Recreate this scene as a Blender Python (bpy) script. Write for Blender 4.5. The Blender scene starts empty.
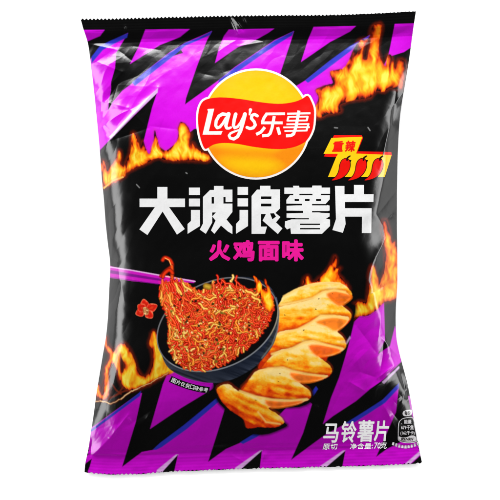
import bpy, bmesh, math, random
import numpy as np
from mathutils import Vector, Matrix
from mathutils.geometry import delaunay_2d_cdt

# ---------------------------------------------------------------- basics
S = 0.0006            # one layout unit (photo pixel) is 0.6 mm: the bag is about 0.2 x 0.28 m
DCAM = 1.6            # camera height above the table
ZT = 0.0004
rng = np.random.default_rng(7)
random.seed(7)
scene = bpy.context.scene
col = scene.collection
INK = 0.44            # inks reflect less than paper: photographic value -> albedo

def lin(c):
    c = np.asarray(c, float) / 255.0
    return np.where(c <= 0.04045, c / 12.92, ((c + 0.055) / 1.055) ** 2.4)
def ink(*c):
    return lin(c) * INK

# ---------------------------------------------------------------- noise
_P = rng.random((256, 256))
def vnoise(x, y):
    xi = np.floor(x).astype(int); yi = np.floor(y).astype(int)
    fx = x - xi; fy = y - yi
    fx = fx * fx * (3 - 2 * fx); fy = fy * fy * (3 - 2 * fy)
    a = _P[xi & 255, yi & 255]; b = _P[(xi + 1) & 255, yi & 255]
    c = _P[xi & 255, (yi + 1) & 255]; d = _P[(xi + 1) & 255, (yi + 1) & 255]
    return (a * (1 - fx) + b * fx) * (1 - fy) + (c * (1 - fx) + d * fx) * fy
def fbm(x, y, n=4):
    s = 0; a = 0.5; t = 0
    for i in range(n):
        s = s + a * vnoise(x * 2 ** i + 17.3 * i, y * 2 ** i + 9.1 * i); t += a; a *= 0.5
    return s / t
def facet(x, y, k=0):
    """piecewise planar noise: random heights on a triangle lattice (crumpled film)"""
    wx = x + 0.55 * vnoise(x * 0.9 + 31 + k, y * 0.9); wy = y + 0.55 * vnoise(x * 0.9, y * 0.9 + 57 + k)
    u = wx + wy * 0.5; v = wy
    ui = np.floor(u).astype(int); vi = np.floor(v).astype(int)
    fu = u - ui; fv = v - vi
    h = lambda i, j: _P[(i * 7 + 13 * k) & 255, (j * 11 + 5 * k) & 255]
    a = h(ui, vi); b = h(ui + 1, vi); c = h(ui, vi + 1); d = h(ui + 1, vi + 1)
    lo = a + (b - a) * fu + (c - a) * fv
    hi = d + (c - d) * (1 - fu) + (b - d) * (1 - fv)
    return np.where(fu + fv < 1, lo, hi) - 0.5

# ---------------------------------------------------------------- outline of the bag
Lp = np.array([(80.8,19.2),(82.5,27),(85,34),(88,42),(90.5,60),(92.5,78),(95,100),(97,120),(99,140),(100.6,160),(102,180),(104,200),(105.5,222),(108,245),(110,258),(110.5,270),(109.5,284),(108.8,300),(108,318),(106,338),(103,354),(100,372),(97,390),(94.5,408),(91,432),(88,452),(85,463),(84.5,472)])
Rp = np.array([(416,11.5),(414,24),(412,38),(409,60),(406,78),(403,96),(400,116),(398.5,138),(397.6,160),(397,190),(397,230),(397.4,262),(397.4,285),(396,304),(395.6,322),(396.4,340),(400,356),(404.5,372),(408.5,388),(412,408),(415,428),(418.5,446),(422,463)])
def prof(P, v):
    t = (P[:, 1] - P[0, 1]) / (P[-1, 1] - P[0, 1])
    return np.interp(v, t, P[:, 0]), np.interp(v, t, P[:, 1])
Tp = np.array([(80.8,19.2),(110,19),(160,17.6),(200,16.6),(230,16),(270,15.6),(310,15.4),(345,14.8),(370,14),(390,13),(416,11.5)])
Bp = np.array([(84.5,472),(95,473.5),(115,474.5),(140,474),(170,471.5),(210,470),(250,468.5),(300,467.5),(340,466.5),(390,465),(422,463)])
def smooth(a, n):
    for _ in range(n):
        b = a.copy(); b[1:-1] = (a[:-2] + 2 * a[1:-1] + a[2:]) / 4; a = b
    return a
def xl(y): return np.interp(y, LY, LX)
def xr(y): return np.interp(y, RY, RX)
_v = np.linspace(0, 1, 400)
LX, LY = prof(Lp, _v); RX, RY = prof(Rp, _v)
LX = smooth(LX, 30); RX = smooth(RX, 30)
def ytop(x): return np.interp(x, Tp[:, 0], Tp[:, 1])
def ybot(x): return np.interp(x, Bp[:, 0], Bp[:, 1])

# ---------------------------------------------------------------- height of the film (layout units)
def sp(x): return np.logaddexp(0, x)
def seg(x, y, x0, y0, x1, y1):
    dx, dy = x1 - x0, y1 - y0
    L2 = dx * dx + dy * dy
    t = np.clip(((x - x0) * dx + (y - y0) * dy) / L2, 0, 1)
    d = np.hypot(x - x0 - t * dx, y - y0 - t * dy)
    s = ((x - x0) * dy - (y - y0) * dx) / math.sqrt(L2)
    return t, d, s
# creases: x0,y0,x1,y1, width, amplitude (ridge > 0, valley < 0), one-sided step
CREASES = [
 (158,88,110,139,5,2.6),(110,139,96,165,7,1.6),(92,60,122,72,5,1.4),(122,72,104,92,5,1.3),(95,100,128,108,5,1.6),
 (128,108,146,126,6,1.0),(104,92,98,122,5,1.0),(88,44,118,50,4,1.2),(118,50,134,62,5,-1.0),(150,126,176,129,4,-1.0),
 (112,140,148,128,4,-1.5),(134,46,160,50,4,-.8),(98,118,116,138,5,-1.4),(104,104,118,84,4,-1.2),(140,92,170,70,6,.6),
 (230,17,238,34,2.2,2.6),(233,17,243,30,2,-2.0),(243,17,246,24,1.5,1.6),(226,35,262,41,4,-1.5),(238,46,262,42,4,1.0),
 (125,26,126,30,1.5,1.5),(200,73,214,76,5,-.6),(222,73,232,69,5,-.5),
 (396,92,392,124,4,-2.0),(404,92,392,108,3,1.6),(390,124,380,168,3,1.4),(398,188,378,214,5,-1.2),(384,222,392,214,4,-1.6),
 (376,258,386,238,3,1.2),(366,280,378,250,4,.8),(368,296,384,286,4,-1.5),(384,300,378,340,5,1.6),(356,325,376,352,8,-1.8),
 (380,336,398,356,5,2.2),(378,378,400,362,3,2.6),(360,372,378,378,6,-1.6),(350,382,366,392,4,1.6),(384,340,380,380,5,-1.8),
 (372,346,352,366,9,1.4),(368,390,384,382,4,1.6),(398,366,408,398,5,-1.8),(394,402,402,396,4,1.6),(392,412,402,424,4,-1.6),
 (382,402,396,430,5,1.4),(410,380,402,402,3,1.5),(345,385,330,412,8,-.9),(333,440,349,418,7,.7),(356,354,362,380,8,.9),
 (128,415,110,438,4,2.4),(110,438,92,456,5,1.6),(130,424,152,410,5,-1.6),(150,413,146,420,3,1.2),(92,440,90,458,4,-1.5),
 (128,417,131,422,2,1.4),(96,430,112,424,6,-.8),(100,452,150,458,3,1.0),(150,458,232,455,3,.8),(232,455,244,462,3,1.2),
 (242,448,242,458,2,1.2),(252,455,320,452,3,.6),(262,462,266,450,3,1.4),(305,405,312,412,4,-.9),(316,404,318,408,2,1.2),
 (102,180,107,250,4,.8),(110,258,118,262,4,-1.2),(112,258,112,236,3,1.0),(108,200,110,250,1.6,-.7),(116,262,124,300,5,.8),
 (104,352,110,330,4,.7),(97,398,106,392,5,.8),(262,190,300,182,14,.25),(330,205,352,232,10,.5)]
_TY = np.arange(0, 500.0)
_WI = smooth(np.interp(_TY, [60,100,150,190,230,260,300,340,400,460], [12,16,22,29,34,34,27,24,16,10]), 300)
_WC = smooth(np.interp(_TY, [60,100,125,170,205,214,225,238,258,280,296,330,400], [4,7,9,12,19,21,14,11,21,29,22,12,5]), 5)
def H(x, y):
    x = np.asarray(x, float); y = np.asarray(y, float)
    a = y - (ytop(x) - 17); b = y - (ybot(x) - 470)
    dl = np.maximum(x - xl(y), 0); dr = np.maximum(xr(y) - x, 0)
    wi = np.interp(y, _TY, _WI); wc = np.interp(y, _TY, _WC)
    hl = 20 * (1 - np.exp(-(dl / 10.5) ** 1.0)) + dl * .09
    hr = dr * .07 + .52 * 3.0 * (sp(wi / 3.0) - sp((wi - dr) / 3.0)) + .62 * .9 * (sp(wc / .9) - sp((wc - dr) / .9))
    k = 5.0
    hr = hr - .56 * (wc - 12) * np.clip(dr / 40, 0, 1)
    h = -k * np.logaddexp(-hl / k, -hr / k) + k * math.log(2)
    h = np.maximum(h, 0)
    tt = np.clip((a - 38) / 150, 0, 1); tb = np.clip((451 - b) / 112, 0, 1)
    gt = 1 - (1 - tt) ** 1.9; gb = 1 - (1 - tb) ** 1.75
    g = gt * gb
    zm = np.interp(a, [0,16,29,31,41,45,80,150], [10.5,10.5,10.2,9.8,6.0,6.0,8.6,13]) 
    zm = np.where(b > 300, np.interp(b, [300,400,445,452,456,475], [13,8,3.2,1.8,1.7,1.9]), zm)
    z = zm + h * g
    # crumpled facets, stronger towards the upper left, the right wall and the lower corner
    env = gt * 1.0
    body = np.clip((a - 40) / 14, 0, 1) * np.clip((453 - b) / 8, 0, 1)
    m_ul = np.clip(1 - np.hypot((x - 105) / 62, (y - 98) / 66), 0, 1) ** .7
    m_r = np.exp(-dr / 24.0) * np.clip((y - 60) / 60, 0, 1)
    m_lr = np.clip(1 - np.hypot((x - 388) / 52, (y - 372) / 68), 0, 1) ** .7
    m_b = np.clip((b - 378) / 50, 0, 1)
    m_ll = np.clip(1 - np.hypot((x - 105) / 60, (y - 432) / 34), 0, 1)
    m_t = np.clip((a - 30) / 6, 0, 1) * np.exp(-np.maximum(a - 40, 0) / 26)
    z = z + body * (facet(x / 21, y / 23, 1) * (6.5 * m_ul + 2.2 * m_lr + 1.3 * m_ll) + facet(x / 9, y / 11, 2) * (.6 * m_ul + 1.3 * m_lr + .6 * m_ll) + facet(x / 11, y / 30, 9) * 1.5 * m_b
        + facet(x / 14, y / 34, 3) * 1.7 * m_r + facet(x / 10, y / 26, 8) * 2.4 * np.exp(-dl / 15.0) * np.clip((y - 60) / 60, 0, 1) + facet(x / 40, y / 46, 4) * 1.3 + facet(x / 24, y / 20, 5) * (.35 + .5 * m_b))
    z = z + m_t * facet(x / 13, a / 15, 6) * 1.6
    z = z + .22 * (vnoise(x / 6.0, y / 7.0) - .5) * body
    for (x0, y0, x1, y1, w, A) in CREASES:
        M = (np.abs(x - (x0 + x1) / 2) < abs(x1 - x0) / 2 + 5 * w) & (np.abs(y - (y0 + y1) / 2) < abs(y1 - y0) / 2 + 5 * w)
        if not np.any(M): continue
        t, d, s = seg(x[M], y[M], x0, y0, x1, y1) if x.ndim else seg(x, y, x0, y0, x1, y1)
        q = A * np.exp(-np.sqrt(d * d + .25) / w * 1.3) * (0.35 + 0.65 * np.sin(np.pi * np.clip(t, .06, .94)))
        if x.ndim: z[M] += q
        else: z = z + q
    # crimped seals
    top = np.clip((30 - a) / 2, 0, 1); bot = np.clip((b - 453) / 2, 0, 1)
    z = z + top * (.05 * np.sin(a * 2.2) + .9 * (vnoise(x / 9, a * 0 + 3) - .5) * np.clip(1 - a / 60, 0, 1))
    z = z + bot * (.05 * np.sin(b * 2.0) + .8 * (vnoise(x / 8, b / 6 + 40) - .5))
    # long glossy pleats just above the bottom seal
    z = z + .5 * np.exp(-((b - 449 - 1.5 * vnoise(x / 30, x * 0)) / 1.6) ** 2)
    return z
def place(x, y, off=0.0):
    """layout units -> metres on the film, off = ink layer above the film (layout units)"""
    z = H(x, y) * S + off * S + ZT
    f = 1 - z / DCAM
    return np.stack([(x - 250) * S * f, (250 - y) * S * f, z], -1)
def normals(x, y):
    e = .35
    p0 = place(x - e, y); p1 = place(x + e, y); q0 = place(x, y - e); q1 = place(x, y + e)
    n = np.cross(p1 - p0, q0 - q1)
    return n / np.linalg.norm(n, axis=-1, keepdims=True)

# ---------------------------------------------------------------- structured grid of the front
NU, NV = 690, 930
U, V = np.meshgrid(np.linspace(0, 1, NU), np.linspace(0, 1, NV))
_lx, _ly = prof(Lp, V); _rx, _ry = prof(Rp, V)
_lx = np.interp(V, _v, LX); _rx = np.interp(V, _v, RX)
GX = _lx + (_rx - _lx) * U
_yt = ytop(80.8 + U * 335.2); _yb = ybot(84.5 + U * 337.5)
GY = _yt + (_yb - _yt) * V
_tooth = np.abs(((U * 335 / 3.75) % 1) - .5) * 2 * (.8 + .35 * vnoise(U * 23, U * 0 + 5.5))
GY = GY + (1.9 * _tooth - .9) * np.clip(1 - (GY - _yt) / 4, 0, 1)
_toothb = .5 + .5 * np.sin(U * 337 / 4.4 * 2 * math.pi + 3 * vnoise(U * 30, U * 0 + 8))
GY = GY + (1.2 * _toothb - .8) * np.clip(1 - (_yb - GY) / 4, 0, 1)
ROWMIN, ROWMAX = GY.min(1), GY.max(1); COLMIN, COLMAX = GX.min(0), GX.max(0)
C = np.zeros((NV, NU, 3)); 
BLACK = lin((13, 13, 13)) * .2
C[:] = BLACK

def win(x0, y0, x1, y1):
    r = np.nonzero((ROWMAX >= y0) & (ROWMIN <= y1))[0]; c = np.nonzero((COLMAX >= x0) & (COLMIN <= x1))[0]
    if len(r) == 0 or len(c) == 0: return None
    return slice(r[0], r[-1] + 1), slice(c[0], c[-1] + 1)
def sdf(P, X, Y):
    P = np.asarray(P, float); d = np.full(X.shape, 1e9); ins = np.zeros(X.shape, bool)
    for i in range(len(P)):
        x0, y0 = P[i]; x1, y1 = P[(i + 1) % len(P)]
        dx, dy = x1 - x0, y1 - y0
        t = np.clip(((X - x0) * dx + (Y - y0) * dy) / (dx * dx + dy * dy + 1e-9), 0, 1)
        d = np.minimum(d, (X - x0 - t * dx) ** 2 + (Y - y0 - t * dy) ** 2)
        c = ((y0 > Y) != (y1 > Y))
        if abs(dy) > 1e-9: ins ^= c & (X < dx * (Y - y0) / dy + x0)
    d = np.sqrt(d)
    return np.where(ins, d, -d)
def crv(P, n=5):
    P = np.asarray(P, float); N = len(P); out = []
    for i in range(N):
        a, b, c, d = P[i - 1], P[i], P[(i + 1) % N], P[(i + 2) % N]
        for k in range(n):
            t = k / n
            out.append(.5 * ((2 * b) + (c - a) * t + (2 * a - 5 * b + 4 * c - d) * t * t + (3 * b - a - 3 * c + d) * t ** 3))
    return np.array(out)
def bbox(P, m=3):
    P = np.asarray(P, float)
    return P[:, 0].min() - m, P[:, 1].min() - m, P[:, 0].max() + m, P[:, 1].max() + m
def grow(P, r):
    P = np.asarray(P, float); n = len(P); a = sum(P[i-1][0]*P[i][1]-P[i][0]*P[i-1][1] for i in range(n)); out = []
    for i in range(n):
        t = P[(i+1) % n] - P[i-1]; t = t / (np.linalg.norm(t) + 1e-9); s = 1 if a > 0 else -1
        out.append(tuple(P[i] + s * r * np.array([t[1], -t[0]])))
    return out
MASKS = {}
def mark(name, w, cov):
    M = MASKS.setdefault(name, np.zeros((NV, NU), bool)); M[w] |= cov > .02
def paint(P, c, soft=.8, name=None, alpha=1.0, warp=0):
    w = win(*bbox(P, 4)); 
    if w is None: return
    X, Y = GX[w], GY[w]
    sd = sdf(P, X, Y)
    if warp: sd = sd + warp * (fbm(X / 2.5, Y / 2.5, 2) - .5)
    cov = np.clip(sd / soft + .5, 0, 1) * alpha
    cc = c(X, Y, sd) if callable(c) else c
    C[w] = C[w] * (1 - cov[..., None]) + cc * cov[..., None]
    if name: mark(name, w, cov)
def ramp(t, stops):
    xs = [s[0] for s in stops]; cs = np.array([ink(*s[1]) for s in stops])
    return np.stack([np.interp(t, xs, cs[:, k]) for k in range(3)], -1)
def line(P, w0, c, w1=None, name=None, soft=.7):
    """stroke of varying half width along a polyline, painted as one coverage"""
    P = np.asarray(P, float); w1 = w0 if w1 is None else w1
    w = win(*bbox(P, max(w0, w1) + 2))
    if w is None: return
    X, Y = GX[w], GY[w]; best = np.full(X.shape, -1e9); n = len(P) - 1
    for i in range(n):
        t, d, s = seg(X, Y, *P[i], *P[i + 1]); r = w0 + (w1 - w0) * ((i + t) / n)
        best = np.maximum(best, r - d)
    cov = np.clip(best / soft + .5, 0, 1)
    cc = c(X, Y, best) if callable(c) else c
    C[w] = C[w] * (1 - cov[..., None]) + cc * cov[..., None]
    if name: mark(name, w, cov)

# ---------------------------------------------------------------- the printed zigzag pattern
PUR = ink(212, 8, 224); BLUE = ink(46, 54, 196); PALE = ink(226, 190, 236); PUR2 = ink(206, 7, 208)
def purple(X, Y, sd):
    t = np.clip((Y - 250) / 100, 0, 1)[..., None]
    return PUR * (1 - t) + PUR2 * t
FILM_ZONES = [
 [(70,29.5),(430,23),(430,80),(402,80),(385,84),(368,90),(350,96),(328,106),(300,114),(200,146),(165,153),(145,156),(127,164),(104,176),(80,178)],
]
for P in FILM_ZONES: paint(P, purple)
K = lambda P: paint(P, BLACK, .7)
K([(60,0),(440,0),(440,22.5),(394,24),(357,26),(313,27),(274,28.6),(230,29.6),(191,29),(146,29.6),(106,29.8),(60,30)])
K([(106,28),(100,36),(88,41),(84,44),(88,62),(91.5,58),(100,47),(110,42),(128,33),(116,53),(115,68),(111,82),(111,90),(109,100),(108,111),(113,102),(122,91),(132,83.5),(146,71),(170,52),(185,43),(212,31),(212,27),(191,28),(180,37),(160,45),(130,64),(139,46),(146,28)])
K([(191,28),(230,28),(224,36),(219,48),(215,63),(238,47),(250,43),(268,33),(275,28),(314,26),(308,40),(301,62),(330,42),(350,31.5),(357,25),(395,23),(390,48),(388,57),(372,90),(350,60),(370,35),(350,47),(330,61),(306,80),(298,85),(270,100),(280,74),(290,44),(294,31),(275,40),(260,50),(235,67),(219,80),(185,104.5),(186,98),(197,66),(207,40),(212,31)])
K([(388,57),(404,52),(416,44),(412,95),(380,100)])
K([(157,93),(110,139.5),(100,150),(98,200),(140,165),(144,140),(148,124),(152,108)])
K([(166,151),(194,129),(215,125),(230,170),(166,165)])
K([(180,48),(183,53),(170,57)])
paint([(91.5,57),(100,46),(110,41),(128,33),(127,37.5),(112,45),(103,50),(91.5,63.5)], BLUE)
paint([(132,82.5),(146,71),(170,52.5),(185,43),(200,37),(212,31),(210,35),(198,40.5),(186,45.5),(171,58),(148,76),(135,86)], BLUE)
paint([(219,80),(235,67.5),(260,50.5),(275,40.5),(294,31),(292,35.5),(278,44),(262,54.5),(240,70),(218,83)], BLUE)
paint([(305,80.5),(330,60.5),(350,46),(370,35),(368,38.5),(352,50),(331,66),(308,83)], BLUE)
paint([(158,88),(133,111),(109.5,136.5),(110.5,139.5),(135,114),(157.5,92.5)], PALE, .9)
# lower zones
Z = lambda P: paint(P, purple)
Z([(91,428),(139,393.5),(142,393),(136,421),(122,467),(150,480),(80,480),(84,470)])
Z([(163,384),(170,368),(212,378),(214,388),(181,408),(150,429)])
Z([(142,452),(155,449.5),(184,427),(218,400),(225,408),(216,437),(208,462),(226,449),(240,443),(262,433),(290,404),(308,400),(312,404),(303,433),(291,460),(314,443),(325,435),(345,424),(373,409),(399,385),(396,412),(388,430),(376,457),(387,449),(405,440),(430,446),(430,480),(100,480),(122,467)])
Z([(354,322),(362,314),(384,302),(385,340),(378,354),(390,346),(395,326),(400,345),(401,362),(384,379),(370,389),(356,401),(333,416),(323,424),(331,398),(339,378),(345,358),(350,340)])
Z([(408,396),(420,396),(424,440),(412,416)])
K([(141,451),(155,449.5),(155,455),(122,468)]) if False else None
blu2 = ink(38, 30, 178)
def blue_low(X, Y, sd): return np.where((fbm(X / 3, Y / 3, 2) > .62)[..., None] & (X > 395)[..., None], PALE, BLUE)
paint([(89,431),(139,393),(141,391),(140,396),(92,431.5)], BLUE)
paint([(153,449.5),(160,443),(184,425),(218,397),(221,400),(187,429),(162,447),(156,450)], BLUE)
paint([(240,442.5),(256,432.5),(272,420),(274,425),(257,437),(243,444)], BLUE)
paint([(306,400),(316,386),(318,389),(308,404)], BLUE)
paint([(346,423),(366,410.5),(383,399.5),(399,383),(399,388),(385,403),(368,414),(352,424)], BLUE)
paint([(382,382),(399,366),(399.5,368),(384,384)], PALE, 1)
paint([(344,345),(350,336),(350.6,338),(347,344)], PALE, 1.2, alpha=.7)
# bottom seal accents
for (x0, y0, x1, y1, k0, k1) in [(156,470,176,454.5,178,173),(234,468,260,450.5,262,259),(318,467,343,450.5,345.5,341)]:
    paint([(x0,y0+5),(x0+1,y0),(x1,y1),(x1+2.5,y1),(x0+8,y0+3),(x0+6,y0+6)], PALE, alpha=.75)
    K([(x0+6,y0+7),(x0+7,y0+1),(k0,y1),(k1,y0+7)])
paint([(400,470),(406,463),(421,450),(423,452),(412,462),(406,470)], PALE, alpha=.8)
K([(406,472),(412,463),(424,452),(440,460),(430,475)])
K([(76,480),(82,468),(86,463),(92,458.5),(90,466),(88,471),(88,480)])

# ---------------------------------------------------------------- flames
FL = [(-.15,(30,4,2)),(.0,(120,22,4)),(.12,(214,62,8)),(.3,(242,112,12)),(.5,(250,160,20)),(.72,(255,206,38)),(1.0,(255,236,90))]
def flamecol(scale=7.0, sx=5.0, sy=10.0, seed=0):
    def f(X, Y, sd):
        wx = X + 6 * (fbm(X / 12 + seed, Y / 12, 2) - .5) * 1.6; 
        n = fbm(wx / (sx * .8) + seed, Y / (sy * 1.4), 3)
        n2 = fbm(wx / 2.2 + seed, Y / 6, 2)
        t = np.clip(sd / scale, 0, 1.0) ** .8 * .8 + (n - .5) * 1.15 + (n2 - .5) * .34 - .09
        return ramp(t, FL)
    return f
def flame(P, name, scale=6.0, seed=0, holes=(), glow=True, **kw):
    P = crv(P, 4)
    w = win(*bbox(P, 6)); X, Y = GX[w], GY[w]
    sd = sdf(P, X, Y)
    for h in holes: sd = np.minimum(sd, -sdf(crv(h, 4), X, Y))
    sd = sd + .6 + 1.5 * (fbm(X / 3.2 + seed, Y / 7, 3) - .5)
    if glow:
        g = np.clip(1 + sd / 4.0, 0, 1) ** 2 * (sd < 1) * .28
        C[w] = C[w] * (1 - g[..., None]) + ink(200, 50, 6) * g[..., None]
    cov = np.clip(sd / 1.1 + .4, 0, 1)
    C[w] = C[w] * (1 - cov[..., None]) + flamecol(scale, seed=seed, **kw)(X, Y, sd) * cov[..., None]
    mark(name, w, cov)
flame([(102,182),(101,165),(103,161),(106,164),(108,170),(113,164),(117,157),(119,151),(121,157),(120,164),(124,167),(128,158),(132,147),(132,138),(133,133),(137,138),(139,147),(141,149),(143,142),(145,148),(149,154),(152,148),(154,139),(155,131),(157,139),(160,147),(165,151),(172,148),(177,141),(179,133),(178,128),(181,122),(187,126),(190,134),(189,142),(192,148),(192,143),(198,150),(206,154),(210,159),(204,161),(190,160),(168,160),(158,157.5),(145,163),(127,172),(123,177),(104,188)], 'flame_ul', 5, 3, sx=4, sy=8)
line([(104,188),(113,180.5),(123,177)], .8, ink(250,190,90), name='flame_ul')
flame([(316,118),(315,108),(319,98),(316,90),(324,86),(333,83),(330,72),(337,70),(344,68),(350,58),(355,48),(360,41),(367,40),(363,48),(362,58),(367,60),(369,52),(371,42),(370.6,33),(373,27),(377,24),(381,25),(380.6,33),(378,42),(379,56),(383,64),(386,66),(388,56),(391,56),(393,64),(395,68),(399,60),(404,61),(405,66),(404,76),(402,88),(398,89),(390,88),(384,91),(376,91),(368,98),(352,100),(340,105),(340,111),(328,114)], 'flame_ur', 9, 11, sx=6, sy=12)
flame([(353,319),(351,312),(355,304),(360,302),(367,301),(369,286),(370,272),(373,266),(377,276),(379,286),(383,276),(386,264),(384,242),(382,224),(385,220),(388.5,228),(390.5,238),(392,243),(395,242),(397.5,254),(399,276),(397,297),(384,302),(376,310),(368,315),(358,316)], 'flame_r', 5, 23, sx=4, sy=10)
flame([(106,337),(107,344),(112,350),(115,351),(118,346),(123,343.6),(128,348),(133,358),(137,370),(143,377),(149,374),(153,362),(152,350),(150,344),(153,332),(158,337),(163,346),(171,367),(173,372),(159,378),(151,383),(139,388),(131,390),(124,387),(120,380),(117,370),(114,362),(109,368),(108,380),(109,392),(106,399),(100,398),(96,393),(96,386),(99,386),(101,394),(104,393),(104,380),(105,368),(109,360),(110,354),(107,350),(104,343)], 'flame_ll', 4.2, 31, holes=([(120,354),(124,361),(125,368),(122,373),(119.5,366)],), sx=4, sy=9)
_p = [(94,402),(101,401),(111,404),(121,399),(131,391.5),(139,388),(151,383),(159,378),(168,373)]
for i in range(len(_p) - 1):
    (x0,y0),(x1,y1) = _p[i], _p[i+1]
    ns = 5
    q = [(x0+(x1-x0)*k/ns+random.uniform(-.3,.3), y0+(y1-y0)*k/ns+random.uniform(-.6,.6)) for k in range(ns+1)]
    line(q, .6, ink(150,50,12), name='flame_ll', soft=1.8); line(q, random.choice([.1, .2, .45]), ink(255,214,150))
for q in ([(123,387),(119,393),(111,398),(106,401)],[(108,398),(115,396),(122,392),(128,390)],[(112,384),(116,390),(121,394)]):
    line(q, .4, ink(130,40,10), name='flame_ll', soft=1.8)

# ---------------------------------------------------------------- bowl, noodles, chopsticks
def ell(cx, cy, a, b, ang, n=60, t0=0, t1=2*math.pi):
    ca, sa = math.cos(ang), math.sin(ang)
    return [(cx + a*math.cos(t)*ca - b*math.sin(t)*sa, cy + a*math.cos(t)*sa + b*math.sin(t)*ca) for t in np.linspace(t0, t1, n)]
# crisps first: the bowl overlaps them
LOBES = [
 ([(268,322),(276,308),(280,303),(284,296),(296,289),(310,284),(326,282),(340,283),(349,289),(352,295),(348,301),(340,306),(336,330),(290,335)], (300,300),(352,293)),
 ([(270,318),(280,307),(296,303),(312,299),(322,292),(334,290.5),(345,292),(350,297),(347,301.5),(342,305),(350,312),(351,318),(346,325),(337,331),(320,345),(276,345)], (290,315),(351,316)),
 ([(266,348),(280,332),(298,329),(312,322),(320,316),(332,315.5),(343,316),(349,318),(345,325),(337,331),(342,336),(346,343),(345,348),(340,351),(328,356),(320,364),(262,374)], (285,338),(346,346)),
 ([(258,372),(276,352),(292,348),(304,342),(312,341.5),(326,345),(340,347.5),(344,349),(338,353),(328,356),(318,356),(328,364),(332,370),(329,376),(320,380),(310,381.5),(298,382),(280,400),(240,394)], (270,358),(332,370)),
 ([(238,396),(254,373),(266,369),(282,368),(292,371),(306,374),(322,375),(328,376),(320,380),(310,381.5),(299,382.5),(308,389),(311,395),(308,400),(300,403),(292,405),(280,407),(270,407.5),(256,418),(226,400)], (248,378),(311,394)),
 ([(218,394),(217.5,388),(228,384),(238,391),(256,396),(272,399),(292,400),(309,399),(300,403),(292,405),(280,407),(268,408),(280,416),(284,422),(278,426.5),(270,427.5),(258,427),(251,428),(246,427),(244,419.5),(236,414),(228,408),(221,400)], (232,392),(284,422)),
]
shadow = [(348,302),(354,322),(340,352),(334,356),(335,374),(320,384),(313,388),(314,400),(300,408),(272,410),(288,424),(282,430),(262,436),(240,430),(226,412),(216,400),(215,380),(262,330)]
paint(crv(shadow, 3), BLACK, 3.0)
flame([(300,290),(303,286),(304,280),(308,277),(312,283),(320,278),(328,270),(333,262),(335,257),(336,264),(334,270),(340,268),(337,273),(343,280),(349,289),(340,290),(320,288)], 'crisps', 5, 41, sx=3, sy=8)
CR = [(0,(200,44,4)),(.2,(238,88,8)),(.4,(252,140,14)),(.6,(255,190,40)),(.8,(255,222,100)),(1,(255,240,180))]
for i, (P, base, tip) in enumerate(LOBES):
    top_edge = np.array(P, float)
    PP = crv(P, 3)
    dx, dy = tip[0] - base[0], tip[1] - base[1]; L = math.hypot(dx, dy)
    def cf(X, Y, sd, dx=dx, dy=dy, L=L, base=base, i=i):
        al = ((X - base[0]) * dx + (Y - base[1]) * dy) / (L * L)
        ac = ((Y - base[1]) * dx - (X - base[0]) * dy) / L
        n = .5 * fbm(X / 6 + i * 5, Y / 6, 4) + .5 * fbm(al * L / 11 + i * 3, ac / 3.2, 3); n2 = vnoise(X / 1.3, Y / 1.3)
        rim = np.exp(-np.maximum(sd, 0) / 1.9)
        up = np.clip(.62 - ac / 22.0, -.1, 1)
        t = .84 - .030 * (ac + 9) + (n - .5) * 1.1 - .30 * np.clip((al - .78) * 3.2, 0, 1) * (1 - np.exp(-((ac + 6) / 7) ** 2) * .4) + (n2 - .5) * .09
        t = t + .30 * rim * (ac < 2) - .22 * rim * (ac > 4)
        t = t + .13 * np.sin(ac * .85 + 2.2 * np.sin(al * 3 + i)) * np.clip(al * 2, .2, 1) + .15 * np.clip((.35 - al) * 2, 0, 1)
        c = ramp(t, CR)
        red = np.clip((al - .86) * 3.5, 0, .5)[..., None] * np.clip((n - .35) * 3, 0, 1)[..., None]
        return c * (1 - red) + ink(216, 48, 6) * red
    paint(PP - np.array([0, 1.6]), ink(170, 48, 6), 4.0, alpha=.8) if i else None
    paint(PP, cf, 1.0, 'crisps', warp=.8)
# folded undersides near the tips
for (P, c) in [([(327,294),(336,291.5),(349,295),(351,298),(345,303),(339,306),(331,300)],(232,96,16)),
               ([(316,322),(332,318),(346,319.5),(345,324),(336,330.5),(326,326)],(238,112,22)),
               ([(309,346),(322,345.5),(341,350),(330,355),(317,356)],(236,84,14)),
               ([(291,373),(306,375),(324,377),(312,381.5),(300,382),(293,378)],(236,104,20)),
               ([(266,401),(284,402),(302,401),(292,405),(272,407.5)],(220,84,16))]:
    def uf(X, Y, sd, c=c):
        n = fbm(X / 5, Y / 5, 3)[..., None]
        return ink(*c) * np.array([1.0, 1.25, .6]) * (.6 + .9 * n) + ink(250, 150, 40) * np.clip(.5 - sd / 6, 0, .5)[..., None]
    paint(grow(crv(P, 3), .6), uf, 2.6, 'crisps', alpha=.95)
for (q, w) in [([(281,305),(297,302),(313,298),(323,292),(334,290),(345,292)],1.0),([(278,334),(298,329.5),(312,322),(321,316),(334,316),(348,319)],1.0),([(272,354),(292,348.5),(304,342.5),(313,341),(327,345),(342,348.5)],1.0),([(256,373),(268,368.5),(283,367.5),(293,371),(307,374),(325,376.5)],.9),([(240,391),(256,396.5),(272,399.5),(292,400.5),(307,399)],.8),([(284,296.5),(296,290),(311,285),(327,283),(340,284)],.9),([(258,412),(266,422),(280,424)],.6)]:
    line(q, w, ink(255,222,140), name='crisps', soft=1.8)
for _ in range(70):
    k = random.choice(LOBES); P = k[0]; x = random.uniform(240, 345); y = random.uniform(286, 424)
    if sdf(P, np.array([x]), np.array([y]))[0] > 3:
        line([(x, y), (x + random.uniform(-.9, .9), y + random.uniform(-.6, .6))], random.uniform(.2, .5), ink(96, 50, 20))

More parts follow.
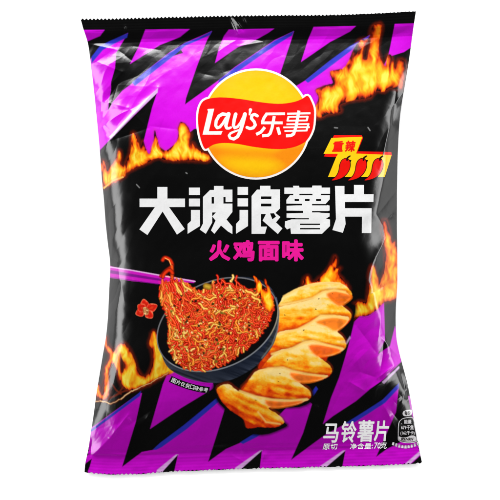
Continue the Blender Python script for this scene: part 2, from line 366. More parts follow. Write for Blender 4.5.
body = crv([(159,346),(158,336),(160,326),(168,314),(196,292),(216,281),(238,277),(258,279),(270,287),(277,300),(279,316),(277,333),(272,347),(258,364),(240,376),(226,381),(212,383),(194,380.5),(178,374.5),(166,365)], 4)
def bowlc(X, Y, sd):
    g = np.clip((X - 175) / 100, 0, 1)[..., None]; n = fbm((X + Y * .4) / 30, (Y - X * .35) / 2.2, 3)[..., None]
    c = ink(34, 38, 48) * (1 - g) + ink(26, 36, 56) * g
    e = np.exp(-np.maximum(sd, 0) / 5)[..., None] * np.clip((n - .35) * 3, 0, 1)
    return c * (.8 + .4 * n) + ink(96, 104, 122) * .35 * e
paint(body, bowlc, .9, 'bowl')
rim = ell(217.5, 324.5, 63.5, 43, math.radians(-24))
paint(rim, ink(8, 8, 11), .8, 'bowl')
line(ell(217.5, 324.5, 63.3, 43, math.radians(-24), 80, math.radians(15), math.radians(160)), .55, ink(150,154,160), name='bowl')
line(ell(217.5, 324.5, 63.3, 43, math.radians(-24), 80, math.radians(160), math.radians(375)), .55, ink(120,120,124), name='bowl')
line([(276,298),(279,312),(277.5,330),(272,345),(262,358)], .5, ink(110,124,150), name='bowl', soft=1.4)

pile = [(160,284),(160,296),(163,308),(168,318),(169,330),(168,341),(171,354),(177,363),(186,368.5),(200,370.5),(214,367.5),(228,361),(246,348),(259,336),(270,318),(273,303),(269,292),(262,288),(250,289),(242,285.5),(232,286),(220,285),(210,285),(201,291),(192,288),(184,282),(176,278),(168,276)]
pilec = crv(pile, 3)
paint(pilec, lambda X, Y, sd: ramp(fbm(X / 3, Y / 3, 3), [(.2,(120,16,4)),(.5,(206,40,8)),(.8,(240,90,20))]), 1.2, 'noodles', warp=3)
NC = [(236,44,8),(242,66,12),(248,100,22),(255,150,40),(226,34,8),(214,26,6),(246,86,28),(240,52,10),(255,196,90)]
PX0, PY0 = 150, 250
_ny, _nx = np.mgrid[PY0:380, PX0:285].astype(float)
PIN = sdf(pilec, _nx, _ny) > -1.0
def noodle(x, y, ang, L, r, c, wig):
    pts = []; a = ang; k = random.uniform(-1, 1) * wig; ph = random.uniform(0, 6.3); st = 1.3
    for i in range(int(L / st)):
        if y > 285 and not PIN[min(max(int(y) - PY0, 0), 129), min(max(int(x) - PX0, 0), 134)]: break
        pts.append((x, y)); a += k * .12 + wig * .42 * math.sin(ph + i * .8); x += math.cos(a) * st; y += math.sin(a) * st
    cd = ink(*[v * .5 for v in c]); cc = ink(*c); ch = ink(*[min(255, v * .75 + 78) for v in c])
    if len(pts) < 3: return
    line(pts, r + .35, cd, soft=1.2, name='noodles')
    line(pts, r, lambda X, Y, b: cc + (ch - cc) * np.clip(b / r * 1.3 - .45, 0, 1)[..., None], soft=.6)
pin = np.array([[x, y] for x in np.arange(158, 276, 1.0) for y in np.arange(274, 372, 1.0)])
ok = sdf(pilec, pin[:, 0], pin[:, 1]) > 1.5
pin = pin[ok]; 
for _ in range(1250):
    x, y = pin[random.randrange(len(pin))] + np.array([random.random(), random.random()])
    lift = x < 186 and y < 318
    yel = math.exp(-((x - 180) / 16) ** 2 - ((y - 338) / 20) ** 2) + .5 * math.exp(-((x - 215) / 22) ** 2 - ((y - 292) / 10) ** 2)
    c = random.choice(NC)
    if random.random() < yel * .42: c = random.choice([(244,196,96),(248,214,130),(236,160,60),(240,130,40)])
    if lift: noodle(x, y, math.radians(random.gauss(65, 22)), random.uniform(14, 26), random.uniform(.55, .95), c, .45)
    else: noodle(x, y, random.uniform(0, 6.28), random.choice([6, 9, 12, 16, 20]), random.uniform(.45, .85), c, 1.0)
for k in range(6):
    x = 160 + k * 1.2
    noodle(x, 281 + k, math.radians(88 - 5 * k), random.uniform(24, 34), .8, (248,170,70) if k % 2 else (240,90,20), .45)
for _ in range(60):
    x, y = pin[random.randrange(len(pin))]; 
    line([(x, y), (x + random.uniform(-1, 1), y + random.uniform(-1, 1))], random.uniform(.5, 1.3), random.choice([ink(60,52,20), ink(36,20,12), ink(110,104,36), ink(80,20,10)]), soft=1)
for _ in range(80):
    x, y = pin[random.randrange(len(pin))]; 
    line([(x, y), (x + random.uniform(-.8, .8), y + random.uniform(-.5, .5))], random.uniform(.3, .55), ink(255,226,190), soft=.8)
line([(206,286),(209,287)], 3.0, lambda X, Y, b: ramp(b / 3, [(0,(120,90,20)),(1,(196,170,60))]), soft=1, name='noodles')
# chopsticks, drawn over the left wall of the bag
paint([(105,264.5),(118,268),(150,274),(195,280.5),(194,283),(170,281),(160,284),(132,281),(105,277)], ink(206,18,190), .8, 'chopsticks')
paint([(105,269),(130,273.5),(162,279),(161,281),(130,276.5),(105,272.5)], ink(130,8,140), .8)
line([(106,266.4),(130,270),(195,281.5)], .55, ink(236,190,236), name='chopsticks')
line([(106,276.5),(132,280.3),(158,284)], .35, ink(120,10,130), name='chopsticks')
# lifted strand hooking over the chopsticks
for q, c in ((([(161,276),(166,271),(172,266),(170,260),(165,257.6),(162.5,261),(165.5,262.5)]),(208,44,10)), (([(172,284),(172,274),(171.5,264),(168,258)]),(226,80,24)), (([(163,277),(169,270),(173,275),(171,284)]),(214,50,12))):
    line(crv(q, 4)[:-4 * 2], 2.0, ink(90,12,6), name='noodles', soft=1.2); line(crv(q, 4)[:-4 * 2], 1.2, ink(*c), soft=1.2)
line([(165,258),(169,260),(171,265)], .35, ink(255,180,110))
for k in range(22):
    noodle(161 + random.uniform(0, 22), 279 + random.uniform(0, 5), math.radians(random.uniform(45, 95)), random.uniform(10, 16), .8, random.choice(NC), .5)
# flame licking up at the right rim of the bowl
flame([(256,287),(255,280),(254,276.5),(259,281),(264,288),(267,291),(265,284),(264,278),(268,284),(271,294),(273,306),(269,312),(262,300)], 'noodles', 3.5, 51, glow=False, sx=3, sy=7)
# dried vegetable flake
for k, a in enumerate([-100, -25, 48, 160, 215]):
    a = math.radians(a); cx, cy = 145.6, 310.5; L = [11, 12, 9.5, 10, 9][k]
    ex, ey = cx + math.cos(a) * L, cy + math.sin(a) * L; nx, ny = -math.sin(a), math.cos(a)
    P = crv([(cx, cy), (cx + math.cos(a)*L*.5 + nx*4.4, cy + math.sin(a)*L*.5 + ny*4.4), (ex + nx*1.4, ey + ny*1.4), (ex - nx*1.4, ey - ny*1.4), (cx + math.cos(a)*L*.5 - nx*4.4, cy + math.sin(a)*L*.5 - ny*4.4)], 4)
    paint(P, lambda X, Y, sd: ramp(sd / 4 + (fbm(X / 2, Y / 2, 2) - .5) * .5, [(0,(255,130,90)),(.2,(244,44,22)),(.6,(206,20,10)),(1,(236,60,26))]), .8, 'flake')
paint(crv([(143,308),(147,307.5),(149,311),(147,315),(143.5,313)], 3), lambda X, Y, sd: ramp(fbm(X / 1.5, Y / 1.5, 2), [(.2,(60,10,6)),(.5,(200,120,60)),(.8,(250,220,150))]), 1, 'flake')

# scuffs in the printing
for q in ([(136.6,184.6),(139.4,187.6)],[(368,127.5),(370,130.5)],[(334.5,127.7),(337.5,127.9)],[(186,172.8),(187,173.4)]):
    line(q, .4, ink(150,150,150), soft=.9)

# food colours brightened to offset the weak light on them, and pushed warmer
for key in ('noodles', 'crisps'):
    M = MASKS[key]; C[M] = np.clip(C[M] * np.array([1.38, 1.16, .8]), 0, .85)

# ---------------------------------------------------------------- materials
def mat(name, color=None, rough=.2, attr=False, spec=.42, bump=.045, grain=True):
    m = bpy.data.materials.new(name); m.use_nodes = True; nt = m.node_tree; N = nt.nodes; Lk = nt.links
    b = N['Principled BSDF']; b.inputs['Roughness'].default_value = rough
    b.inputs['IOR'].default_value = 1.5; b.inputs['Specular IOR Level'].default_value = spec
    tc = N.new('ShaderNodeNewGeometry')
    nz = N.new('ShaderNodeTexNoise'); nz.inputs['Scale'].default_value = 900; nz.inputs['Detail'].default_value = 3
    Lk.new(tc.outputs['Position'], nz.inputs['Vector'])
    if attr:
        a = N.new('ShaderNodeAttribute'); a.attribute_name = 'print'; src = a.outputs['Color']
    else:
        r = N.new('ShaderNodeRGB'); r.outputs[0].default_value = (*color, 1); src = r.outputs[0]
    mx = N.new('ShaderNodeMix'); mx.data_type = 'RGBA'; mx.blend_type = 'MULTIPLY'; mx.inputs[0].default_value = 1
    mr = N.new('ShaderNodeMapRange'); mr.inputs[1].default_value = .3; mr.inputs[2].default_value = .7
    mr.inputs[3].default_value = .965; mr.inputs[4].default_value = 1.025
    Lk.new(nz.outputs['Fac'], mr.inputs[0]); Lk.new(src, mx.inputs[6]); Lk.new(mr.outputs[0], mx.inputs[7]); Lk.new(mx.outputs[2], b.inputs['Base Color'])
    n2 = N.new('ShaderNodeTexNoise'); n2.inputs['Scale'].default_value = 130; n2.inputs['Detail'].default_value = 5; n2.inputs['Roughness'].default_value = .55
    Lk.new(tc.outputs['Position'], n2.inputs['Vector'])
    bp = N.new('ShaderNodeBump'); bp.inputs['Strength'].default_value = bump; bp.inputs['Distance'].default_value = .002
    Lk.new(n2.outputs['Fac'], bp.inputs['Height']); Lk.new(bp.outputs['Normal'], b.inputs['Normal'])
    r2 = N.new('ShaderNodeMapRange'); r2.inputs[3].default_value = rough - .05; r2.inputs[4].default_value = rough + .08
    n3 = N.new('ShaderNodeTexNoise'); n3.inputs['Scale'].default_value = 40; n3.inputs['Detail'].default_value = 4
    Lk.new(tc.outputs['Position'], n3.inputs['Vector']); Lk.new(n3.outputs['Fac'], r2.inputs[0]); Lk.new(r2.outputs[0], b.inputs['Roughness'])
    return m
M_film = mat('printed_film', attr=True)
M_back = mat('back_film', color=tuple(BLACK), rough=.3)
M_white = mat('white_ink', color=(.41, .41, .41))
M_white_relit = mat('white_ink_relit', color=(.66, .66, .66))  # same white ink, colour raised to make up for weak light low down
M_logo_white = mat('logo_white_ink', color=tuple(ink(246, 240, 234)))
M_red = mat('logo_red_ink', color=tuple(ink(252, 8, 4)))
M_red2 = mat('chilli_red_ink', color=tuple(ink(240, 18, 8)))
M_yel = mat('badge_yellow_ink', color=tuple(ink(255, 208, 18)))
M_pink = mat('magenta_ink', color=tuple(ink(246, 26, 158)))
M_dark = mat('dark_ink', color=tuple(ink(26, 8, 8)))
M_grey = mat('grey_ink', color=(.42, .41, .42))

# ---------------------------------------------------------------- building meshes
def empty(name, parent=None):
    o = bpy.data.objects.new(name, None); col.objects.link(o); o.empty_display_size = .02
    if parent: o.parent = parent
    return o
def build(name, verts, faces, nrm, m, parent, colors=None, label=None):
    me = bpy.data.meshes.new(name)
    faces = np.asarray(faces, np.int32); nf, k = faces.shape
    me.vertices.add(len(verts)); me.vertices.foreach_set('co', np.asarray(verts, np.float32).ravel())
    me.loops.add(nf * k); me.loops.foreach_set('vertex_index', faces.ravel())
    me.polygons.add(nf); me.polygons.foreach_set('loop_start', np.arange(0, nf * k, k, dtype=np.int32))
    me.polygons.foreach_set('loop_total', np.full(nf, k, np.int32))
    me.update(calc_edges=True); me.validate()
    me.polygons.foreach_set('use_smooth', np.ones(len(me.polygons), bool))
    if colors is not None:
        a = me.color_attributes.new('print', 'FLOAT_COLOR', 'POINT')
        cc = np.ones((len(verts), 4), np.float32); cc[:, :3] = colors; a.data.foreach_set('color', cc.ravel())
    if nrm is not None: me.normals_split_custom_set_from_vertices(np.asarray(nrm, float).tolist())
    me.materials.append(m)
    o = bpy.data.objects.new(name, me); col.objects.link(o)
    if parent: o.parent = parent
    if label: o['label'] = label
    return o

bag = empty('crisp_bag')
bag['label'] = 'sealed black and magenta bag of spicy noodle flavoured potato crisps with flame print'
bag['category'] = 'crisp bag'

PF = place(GX, GY); NF = normals(GX, GY)
idx = np.arange(NV * NU).reshape(NV, NU)
def cells(mask):
    """quads whose cell is in mask (NV-1, NU-1) -> compact vertex list"""
    r, c = np.nonzero(mask)
    q = np.stack([idx[r, c], idx[r + 1, c], idx[r + 1, c + 1], idx[r, c + 1]], -1)
    u, inv = np.unique(q, return_inverse=True)
    return u, inv.reshape(q.shape)
ROWY = GY[:-1, :-1]; XA = GX[:-1, :-1]
AT = ROWY - (ytop(XA) - 17); BT = ROWY - (ybot(XA) - 470)
topm = AT < 29.5; botm = BT > 453
def front(name, mask, off=0, label=None):
    u, q = cells(mask)
    P = PF.reshape(-1, 3)[u].copy(); n = NF.reshape(-1, 3)[u]
    P = P + n * off * S
    return build(name, P, q, n, M_film, bag, C.reshape(-1, 3)[u], label)
film = front('front_film', ~topm & ~botm)
seal_top = front('top_seal', topm, label='black crimped seal with a pinked edge')
seal_bot = front('bottom_seal', botm, label='magenta crimped seal with pale slanted dashes')
# back panel: from the same outline down to the table
nu, nv = 90, 140
u2, v2 = np.meshgrid(np.round(np.linspace(0, NU - 1, nu)).astype(int), np.round(np.linspace(0, NV - 1, nv)).astype(int))
bx, by = GX[v2, u2], GY[v2, u2]
d = np.minimum(bx - xl(by), xr(by) - bx)
fr = PF[v2, u2]
bz = fr[..., 2] - .00025
inner = np.exp(-np.maximum(d, 0) / 9.0)
a_ = np.clip(np.minimum((by - 20) / 60, (460 - by) / 60), 0, 1)
zb = ZT + (H(np.where(bx < 250, xl(by) + .3, xr(by) - .3), by) * S) * inner * .95
flat = (H(bx, by) * S) * (1 - a_) * .9
zb = np.minimum(bz, np.maximum(zb * a_ + flat, ZT))
edge = (u2 == 0) | (u2 == NU - 1) | (v2 == 0) | (v2 == NV - 1)
zb = np.where(edge, fr[..., 2], zb)
f = 1
bp = np.stack([fr[..., 0], fr[..., 1], zb], -1)
i2 = np.arange(nu * nv).reshape(nv, nu)
q = np.stack([i2[:-1, :-1], i2[:-1, 1:], i2[1:, 1:], i2[1:, :-1]], -1).reshape(-1, 4)
build('back_film', bp.reshape(-1, 3), q, None, M_back, bag)

def dil(M, n=1):
    for _ in range(n):
        A = M.copy(); A[1:] |= M[:-1]; A[:-1] |= M[1:]; A[:, 1:] |= M[:, :-1]; A[:, :-1] |= M[:, 1:]; M = A
    return M
used = np.zeros((NV - 1, NU - 1), bool)
for key, nm, lb in [('noodles','printed_noodles','pile of red spicy noodles heaped in the printed bowl'),('chopsticks','printed_chopsticks',None),('flake','printed_chilli_flake',None),
                ('bowl','printed_bowl',None),('flame_ul','printed_flame','row of small flames below the upper left zigzag'),('flame_ur','printed_flame','tall flames at the upper right'),
                ('flame_r','printed_flame','flame on the right wall beside the crisps'),('flame_ll','printed_flame','curling flames at the lower left'),('crisps','printed_crisps','golden ridged crisps fanned out beside the bowl')]:
    m = dil(MASKS[key], 1)[:-1, :-1] & ~used & ~topm & ~botm
    used |= m
    front(nm, m, .07, lb)

# ---------------------------------------------------------------- vector prints
def cdt(polys, holes=(), step=2.0):
    V, F = [], []
    for P in list(polys) + list(holes):
        P = [tuple(p) for p in P]
        a = sum(P[i-1][0]*P[i][1] - P[i][0]*P[i-1][1] for i in range(len(P)))
        if a < 0: P = P[::-1]
        n0 = len(V); Q = []
        for i, p in enumerate(P):
            r = P[(i + 1) % len(P)]; L = math.hypot(r[0]-p[0], r[1]-p[1]); k = max(1, int(L / step))
            for j in range(k): Q.append((p[0] + (r[0]-p[0]) * j / k, p[1] + (r[1]-p[1]) * j / k))
        V += Q; F.append(list(range(n0, n0 + len(Q))))
    A = np.array(V); x0, y0 = A.min(0); x1, y1 = A.max(0)
    for i, x in enumerate(np.arange(x0 + .37, x1, step)):
        for j, y in enumerate(np.arange(y0 + .41, y1, step)):
            V.append((x + .3 * (j % 2) + random.uniform(-.05, .05), y + random.uniform(-.05, .05)))
    v, e, f, ov, oe, of = delaunay_2d_cdt([Vector(p) for p in V], [], F, 1, 1e-5, True)
    v = np.array([tuple(p) for p in v]); f = np.array([list(t) for t in f if len(t) == 3])
    c = v[f].mean(1); ok = np.zeros(len(f), bool)
    def inside(P):
        r = np.zeros(len(c), bool)
        for i in range(len(P)):
            (xa, ya), (xb, yb) = P[i - 1], P[i]
            if ya == yb: continue
            m = (ya > c[:, 1]) != (yb > c[:, 1])
            r ^= m & (c[:, 0] < (xb - xa) * (c[:, 1] - ya) / (yb - ya) + xa)
        return r
    for P in polys: ok |= inside(P)
    for P in holes: ok &= ~inside(P)
    return v, f[ok]
def vec(name, polys, m, parent, off=.12, holes=(), label=None, step=2.0):
    v, f = cdt(polys, holes, step)
    return vmesh(name, v, f, m, parent, off, label)
def vmesh(name, v, f, m, parent, off, label=None):
    n = normals(v[:, 0], v[:, 1]); P = place(v[:, 0], v[:, 1]) + n * off * S
    f = np.array(f); a, b, c = v[f[:, 0]], v[f[:, 1]], v[f[:, 2]]
    cr = (b[:, 0]-a[:, 0])*(c[:, 1]-a[:, 1]) - (b[:, 1]-a[:, 1])*(c[:, 0]-a[:, 0])
    f[cr > 0] = f[cr > 0][:, ::-1]
    f = f[np.abs(cr) > 1e-7]
    us, inv = np.unique(f, return_inverse=True)
    return build(name, P[us], inv.reshape(f.shape), n[us], m, parent, None, label)
def capsules(pts, w0, w1=None, cap=True):
    """overlapping convex pieces for a stroke (half widths w0 -> w1)"""
    w1 = w0 if w1 is None else w1; out = []; n = len(pts) - 1
    for i in range(n):
        (x0, y0), (x1, y1) = pts[i], pts[i+1]; L = math.hypot(x1-x0, y1-y0) or 1e-6
        nx, ny = -(y1-y0)/L, (x1-x0)/L; a = w0+(w1-w0)*i/n; b = w0+(w1-w0)*(i+1)/n
        out.append([(x0+nx*a,y0+ny*a),(x1+nx*b,y1+ny*b),(x1-nx*b,y1-ny*b),(x0-nx*a,y0-ny*a)])
    for i, (x, y) in enumerate(pts):
        if not cap and i in (0, n): continue
        r = w0+(w1-w0)*i/n
        out.append([(x+r*math.cos(t+.1),y+r*math.sin(t+.1)) for t in np.linspace(0, 2*math.pi, 11)[:-1]])
    return out
def R(x0, y0, x1, y1): return [(x0,y0),(x1,y0),(x1,y1),(x0,y1)]

# brand logo
logo = empty('brand_logo', bag)
circ = ell(256, 124, 53, 53.5, 0, 65)[:-1]
ban = crv([(206,99.6),(220,97.4),(240,99),(256,101.6),(270,103.4),(282,103.8),(294,102),(302,99),(307.5,95.8),(311,101),(313.6,108),(314,116),(312.6,129),(307,140),(300,144.8),(292,147.6),(282,149),(268,148.6),(252,146.6),(238,144),(224,143),(214,144.5),(207,148.4),(204.3,148),(201,140),(198.6,128),(198.2,115),(200.6,105)], 3)
vec('logo_border', [grow(circ, 2.1), grow(ban, 2.1)], M_logo_white, logo, .10)
# yellow disc with a printed orange shade
def m_disc():
    return mat('logo_yellow_ink', attr=True)
v, f = cdt([circ], step=1.6)
o = None
n = normals(v[:, 0], v[:, 1]); P = place(v[:, 0], v[:, 1]) + n * .18 * S
f = np.array(f); a, b, c = v[f[:, 0]], v[f[:, 1]], v[f[:, 2]]
cr = (b[:, 0]-a[:, 0])*(c[:, 1]-a[:, 1]) - (b[:, 1]-a[:, 1])*(c[:, 0]-a[:, 0]); f[cr > 0] = f[cr > 0][:, ::-1]
X, Y = v[:, 0], v[:, 1]
tb = np.clip((Y - 140) / 8, 0, 1)
shade = np.exp(-((Y - (152 + (X - 225) * .06)) / 6.5) ** 2) * np.clip((X - 205) / 10, 0, 1) * .75 + np.exp(-(53 - np.hypot(X - 256, Y - 124)) / 6) * (.75 * (Y > 140) + .25 * (Y < 110))
shade += .8 * np.exp(-((X - 293) / 14) ** 2 - ((Y - 154) / 12) ** 2)
shade = np.clip(shade, 0, 1)[:, None]
build('logo_disc', P, f, n, M_film, logo, ink(250, 200, 8) * (1 - shade) + ink(246, 142, 12) * shade)
vec('logo_banner', [ban], M_red, logo, .26)
def g1(x, y): return (198 + x * .12, 98 + y * .12)
def st(pts, w, w1=None): return capsules([g1(*p) for p in pts], w, w1)
lay = []
lay += [[g1(*p) for p in [(84,92),(135,90),(90,278),(205,276),(192,306),(38,306),(40,298),(84,112),(78,98)]]]
lay += st([(238,140),(205,134),(174,152),(152,190),(147,230),(160,250),(182,243),(208,212),(232,170)], 1.7, 1.3) + st([(255,134),(242,185),(232,232),(240,252),(256,254),(274,246)], 2.0, 1.1)
lay += st([(314,136),(301,185),(295,230),(306,250),(330,240),(354,208),(376,160)], 1.8, 1.1)
lay += st([(391,136),(374,205),(354,276),(330,322),(298,343),(268,334),(258,314),(272,294),(304,280),(340,268)], 2.0, .9)
lay += st([(437,100),(434,118),(428,140)], 1.7, .7)
lay += st([(494,150),(472,137),(448,146),(445,172),(468,198),(478,226),(460,250),(432,256),(408,246)], 1.5, 1.5)
def g2(x, y): return (255 + x * .12, 98 + y * .12)
def s2(pts, w): return capsules([g2(*p) for p in pts], w, cap=False)
le = []
le += s2([(88,134),(250,132)], 1.35) + s2([(100,130),(76,164),(60,204)], 1.5) + s2([(50,208),(230,208)], 1.4) + s2([(160,152),(142,250),(126,296),(108,312),(60,316)], 1.5)
le += s2([(82,244),(48,286),(10,304)], 1.5) + s2([(188,244),(206,306)], 1.6)
le += s2([(268,132),(462,128)], 1.0) + s2([(366,106),(342,240),(322,300),(300,314),(258,316)], 1.5)
le += s2([(276,158),(440,156)], .85) + s2([(280,154),(270,196)], 1.0) + s2([(268,190),(432,188)], .85) + s2([(440,152),(430,192)], 1.0)
le += s2([(262,220),(452,218)], .85) + s2([(236,246),(456,244)], .85) + s2([(246,276),(432,272)], .85) + s2([(446,214),(428,276)], 1.0)
vec('logo_lettering', lay + le, M_logo_white, logo, .34, step=1.5)

# big title
def diag(x0, y0, x1, y1, w): return capsules([(x0,y0),(x1,y1)], w/2, cap=False)[0]
chars = [
 ([[(157.4,187),(167.4,187),(167.4,198.6),(185,198.6),(185,207),(169,207),(184.8,229),(177,234.6),(162.6,211.5),(147.4,235),(139.4,229.4),(155,207),(139.6,207),(139.6,198.6),(157.4,198.6)]], []),
 ([R(189,187.6,200,195),R(189,198.6,200,206.4),[(191,210),(200,210),(200,226),(187.6,233.8),(187.6,224),(191,221)],
   [(203,197),(210,190),(214,190),(214,186),(223.4,186),(223.4,189.6),(232.4,189.6),(232.4,202),(225.6,202),(225.6,197),(223.4,197),(223.4,203.6),(232.4,203.6),(232.4,212),(226.5,219.5),(232.4,226.5),(232.4,234),(228,231.5),(221,225.5),(214.4,233.8),(211,230.4),(215.6,220.5),(212.2,216.5),(216,212.4),(212.2,212.4),(212.2,222.5),(205.8,233.8),(199.8,229.6),(203,223.5)]],
  [R(211.6,197,214,203.6)]),
 ([R(237.6,187,248,194.8),R(237.6,198.4,248,206.4),[(239.6,210),(248,210),(248,226),(236,233.8),(236,224),(239.6,220)],
   [(251.6,196),(257,189.6),(260,189.6),(260,185.8),(270.4,185.8),(270.4,189.4),(280,189.4),(280,208.4),(275.4,213),(280.4,217),(276,222.4),(282.4,228.4),(277.8,234),(262.6,220.6),(266,214),(261,214),(261,226.6),(267,226.6),(265,233.8),(251.6,233.8)]],
  [R(261,196.4,271.4,199),R(261,203.6,271.4,206.4),[(270,213.4),(274,213.2),(276,216.6),(272.4,219.4)]]),
 ([[(284.4,187.6),(293.4,187.6),(293,185.8),(299,185.8),(299.4,187.6),(312,187.6),(312.4,185.6),(321.4,185.6),(321.6,187.6),(330,187.6),(330,193.8),(321,193.8),(320.6,195.4),(312.6,195.4),(312.4,193.8),(299.6,193.8),(299,195.4),(293.4,195.4),(293.2,193.8),(284.4,193.8)],
   [(290,195.2),(329.8,195.2),(329.8,199.2),(325,204.6),(329.6,205.6),(329.6,210.6),(319,212.8),(329.6,213.2),(329.6,216.4),(326,218.6),(330,219.6),(330,226),(322,233.8),(291,233.8),(290.4,228),(287,229.4),(284.8,226.8),(285,221.4),(296,218),(286.6,217.6),(286.6,213.4),(303,213),(303,210.8),(286.6,210.6),(286.6,205.8),(302,205.2),(302,203.8),(286.4,203.6),(286.4,199.8)]],
  [R(294.6,199,299,201),R(305,199,309.6,201),R(316,199,321,201),R(287,203.9,302,205.4),R(288,211.2,301.6,212.6),R(312,204,327,205.4),R(312,211,330,212.4),R(288,218.2,309,219.4),R(300,223.6,320,225),R(300,228,320,229.4)]),
 ([[(335,186),(344.4,186),(344.4,194.2),(354,194.2),(354,185),(364,185),(364,194.2),(373.6,194.2),(373.4,202),(345,202),(345,208.2),(371.6,208.2),(371.2,233),(361.8,233),(362,216.6),(345,216.6),(345.6,224),(342.8,232.8),(332.4,230),(336,219)]], []),
]
title = empty('title_lettering', bag)
for P, Hs in chars: vec('title_character', P, M_white, title, .14, Hs, step=2.0)

# font lettering fitted to a box
def glyphs(text):
    cu = bpy.data.curves.new('t', 'FONT'); cu.body = text; cu.resolution_u = 2; cu.fill_mode = 'FRONT'
    ob = bpy.data.objects.new('t', cu); col.objects.link(ob); bpy.context.view_layer.update()
    dg = bpy.context.evaluated_depsgraph_get(); me = bpy.data.meshes.new_from_object(ob.evaluated_get(dg))
    bm = bmesh.new(); bm.from_mesh(me); bmesh.ops.triangulate(bm, faces=bm.faces[:])
    bpy.data.objects.remove(ob); bpy.data.curves.remove(cu); bpy.data.meshes.remove(me)
    return bm
def text(boxes, m, name, parent, off=.14, bold=.2, maxe=2.5, fn=None, label=None):
    """boxes: list of (string, x0, y0, x1, y1) in layout units; all joined into one lettering mesh"""
    VV, FF = [], []
    for (s, x0, y0, x1, y1) in boxes:
        bm = glyphs(s)
        xs = [v.co.x for v in bm.verts]; ys = [v.co.y for v in bm.verts]
        ax, bx_, ay, by_ = min(xs), max(xs), min(ys), max(ys); B = bold
        for v in bm.verts:
            v.co.x = x0 + B + (v.co.x - ax) / (bx_ - ax) * (x1 - x0 - 2 * B); v.co.y = y1 - B - (v.co.y - ay) / (by_ - ay) * (y1 - y0 - 2 * B)
        polys = [[(v.co.x, v.co.y) for v in f.verts] for f in bm.faces if f.calc_area() > 1e-5]
        if B > 0:
            for e in bm.edges:
                if e.is_boundary:
                    p, q = e.verts[0].co, e.verts[1].co; L = math.hypot(q.x - p.x, q.y - p.y)
                    if L < 1e-4: continue
                    tx, ty = (q.x - p.x) / L * B, (q.y - p.y) / L * B; nx, ny = -ty, tx; k = .45
                    polys.append([(p.x+nx, p.y+ny), (q.x+nx, q.y+ny), (q.x+tx*.9+nx*k, q.y+ty*.9+ny*k), (q.x+tx*.9-nx*k, q.y+ty*.9-ny*k), (q.x-nx, q.y-ny), (p.x-nx, p.y-ny), (p.x-tx*.9-nx*k, p.y-ty*.9-ny*k), (p.x-tx*.9+nx*k, p.y-ty*.9+ny*k)])
        bm.free()
        vv, ff = cdt(polys, step=maxe)
        n0 = len(VV); VV += [tuple(p) for p in vv]; FF += [[n0 + int(i) for i in t] for t in ff]
    v = np.array(VV)
    if fn: v = fn(v)
    return vmesh(name, v, FF, m, parent, off, label)
text([('火',209,240.4,230.4,261),('鸡',233,240,254.6,261.4),('面',257.8,240.8,279.6,261.4),('味',282,239.4,303.8,261.4)], M_pink, 'flavour_lettering', bag, bold=1.0)
def slant(y0, k, rise=0.0, x0=0):
    def f(v):
        v = v.copy(); v[:, 0] += (y0 - v[:, 1]) * k; v[:, 1] += (v[:, 0] - x0) * rise; return v
    return f
text([('马',323,423.4,338,442.6),('铃',340.5,421,355.6,442.6),('薯',356.6,420,373,442),('片',373.6,420.4,388,441.2)], M_white_relit, 'product_lettering', bag, bold=.45, fn=slant(441, .08))
text([('原',322.6,443.6,329.6,449.6),('切',330.2,443.6,337,449.4)], M_white_relit, 'cut_style_lettering', bag, bold=.12, fn=slant(449, .12))
text([('净',349.8,443.4,356.6,449.2),('含',357,443.2,363.8,449),('量',364.2,443.2,371,449),(':',371.8,444.6,372.6,448.4),('70',373.8,442.4,380.2,448.6),('克',380,442,386.4,448.6)], M_white_relit, 'weight_lettering', bag, bold=.08, fn=slant(449, .12))
# caption on an arc below the bowl
def arc(v):
    t = (v[:, 0]) / 42.0; v2_ = v.copy()
    x = 171.5 + t * 37; y = 379.5 + 17.5 * t - 6.8 * t * t; dy = (17.5 - 13.6 * t) / 37; L = np.sqrt(1 + dy * dy)
    v2_[:, 0] = x - dy / L * v[:, 1]; v2_[:, 1] = y + v[:, 1] / L
    return v2_
strip = [tuple(p) for p in arc(np.array([(x, -3.3) for x in np.linspace(-1.5, 43, 14)] + [(x, 3.2) for x in np.linspace(43, -1.5, 14)]))]
cap = empty('serving_caption', bag)
vec('caption_strip', [strip], M_back, cap, .10)
text([(c, i * 5.2 + .3, -2.4, i * 5.2 + 4.9, 2.3) for i, c in enumerate('图片仅供口味参考')], M_white, 'caption_lettering', cap, bold=.12, fn=arc, off=.18)

# hot badge
badge = empty('spice_badge', bag)
red_under = [[(334,135.6),(361.5,135.2),(363,137.6),(357.5,151.8),(391.5,152.2),(392.4,156),(384.8,178),(380,178),(360,158),(326,157),(324,155.4)]]
vec('badge_border', [[(334,135.2),(361.6,135.2),(363,138),(357.6,151.4),(391.2,152),(392,155.6),(385,158),(330,157),(324,156.4)]], M_red2, badge, .10)
yel = [[(331.4,138),(362.4,136.8),(356,153.8),(323.6,153.8)],
       [(338,153.4),(356,153.6),(391.4,155),(389.4,160),(335.4,160)]]
for k in range(3): yel.append([(336.6+k*16.6,156),(345+k*16.6,156),(338+k*16.6,177),(328+k*16.6,177)])
yel.append([(383.4,156),(391.2,156),(384.6,177),(377.8,177)])
vec('badge_panel', yel, M_yel, badge, .18)
text([('重',332,141,342.6,151.8),('辣',344.6,140.6,354.6,151.8)], M_red2, 'badge_lettering', badge, bold=.42, fn=slant(151, .16), off=.26)
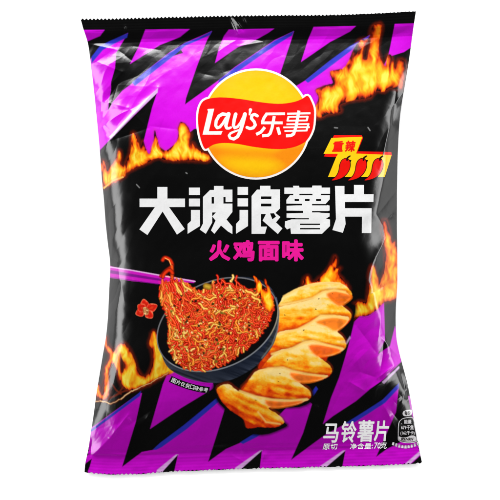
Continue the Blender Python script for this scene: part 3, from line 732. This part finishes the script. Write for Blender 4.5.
for k in range(3):
    dx = k * 16.4
    body_ = crv([(345.6+dx,158.6),(348.6+dx,159.8),(350+dx,164),(349+dx,169.6),(345.4+dx,175),(340+dx,178.6),(331.8+dx,180.4),(336.4+dx,176.4),(339+dx,171),(340+dx,165),(342+dx,160.6)], 3)
    ch = vec('chilli', [body_], M_red2, badge, .32, step=1.5)
    vec('chilli_outline', [grow(body_, .7)], M_dark, ch, .26, step=1.5)
    vec('stalk', capsules([(347+dx,160),(347.6+dx,157.6),(350+dx,156)], .9, .6), M_dark, ch, .38, step=1.5)

# nutrition emblem
emb = empty('nutrition_emblem', bag)
orad = crv([(398.6,436),(399,424),(401,420.4),(404,418.6),(411,417.6),(413.2,420),(414.6,428),(416.4,438),(415.6,441.4),(407,442.4),(399.4,440.4)], 3)
vec('emblem_border', [grow(orad, .7)], M_grey, emb, .10, step=1.5)
vec('emblem_panel', [orad], M_back, emb, .16, step=1.5)
vec('emblem_wave', [crv([(398.8,436.4),(402,437.4),(407,437),(411,435.4),(415.4,436.4),(415.6,440.8),(407,441.6),(399.6,440)], 3)], M_grey, emb, .22, step=1.5)
oval = crv([(402.6,413),(404.6,410.6),(411,409.6),(412.2,412),(410.4,415.4),(404,416)], 3)
vec('emblem_oval', [oval], M_grey, emb, .12, step=1.5)
for k in range(9):
    t = k / 8; x = 393.5 + t * 24; y = 442.6 + 3.2 * math.sin(math.pi * t)
    nx = (t - .5) * 1.2
    vec('emblem_ray', [capsules([(x, y - .4), (x + nx, y + 2.6)], .85, 1.15)[0]], M_grey, emb, .12, step=1.5)
text([('能量',404,419.6,411.4,423.6),('679千焦',401,425,413.6,429.6),('(162千卡)',400.4,430.8,414.6,435.4)], M_grey, 'emblem_lettering', emb, bold=.08, off=.3)
text([('8%NRV',401,437.6,413.4,440.6),('每份',404.6,411,410.4,415)], M_dark, 'emblem_value_lettering', emb, bold=.1, off=.3)

# ---------------------------------------------------------------- table, light, camera
def table():
    bm = bmesh.new(); bmesh.ops.create_grid(bm, x_segments=8, y_segments=8, size=6.0)
    me = bpy.data.meshes.new('table_surface'); bm.to_mesh(me); bm.free()
    o = bpy.data.objects.new('table_surface', me); col.objects.link(o); o['kind'] = 'structure'
    m = bpy.data.materials.new('white_paper'); m.use_nodes = True; N = m.node_tree.nodes; b = N['Principled BSDF']
    n = N.new('ShaderNodeTexNoise'); n.inputs['Scale'].default_value = 300
    tc = N.new('ShaderNodeNewGeometry'); m.node_tree.links.new(tc.outputs['Position'], n.inputs['Vector'])
    r = N.new('ShaderNodeValToRGB'); r.color_ramp.elements[0].color = (.88,.88,.88,1); r.color_ramp.elements[1].color = (.92,.92,.92,1)
    m.node_tree.links.new(n.outputs['Fac'], r.inputs[0]); m.node_tree.links.new(r.outputs[0], b.inputs['Base Color'])
    b.inputs['Roughness'].default_value = .9; b.inputs['Specular IOR Level'].default_value = .1
    me.materials.append(m)
table()
def softbox(name, loc, size, power, target=(0, 0, 0)):
    l = bpy.data.lights.new(name, 'AREA'); l.shape = 'RECTANGLE'; l.size, l.size_y = size; l.energy = power
    o = bpy.data.objects.new(name, l); col.objects.link(o); o.location = loc
    o.rotation_euler = (Vector(target) - Vector(loc)).to_track_quat('-Z', 'Y').to_euler()
    return o
KEY, SIDE = 80.0, 42.0
softbox('key_light', (0, 1.45, .66), (2.4, .46), KEY)
softbox('left_light', (-1.25, .05, .50), (2.5, .56), SIDE * 1.1)
softbox('right_light', (1.25, .05, .50), (2.5, .52), SIDE * .92)
w = bpy.data.worlds.new('World'); scene.world = w; w.use_nodes = True
w.node_tree.nodes['Background'].inputs[0].default_value = (1, 1, 1, 1); w.node_tree.nodes['Background'].inputs[1].default_value = .04
cam = bpy.data.cameras.new('camera'); co = bpy.data.objects.new('camera', cam); col.objects.link(co)
co.location = (0, 0, DCAM); cam.sensor_width = 36; cam.lens = 36 * DCAM / (500 * S); cam.clip_end = 50; cam.clip_start = .05
scene.camera = co
scene.view_settings.view_transform = 'Standard'; scene.view_settings.look = 'None'; scene.view_settings.exposure = 0; scene.view_settings.gamma = 1
scene.view_settings.use_curve_mapping = False
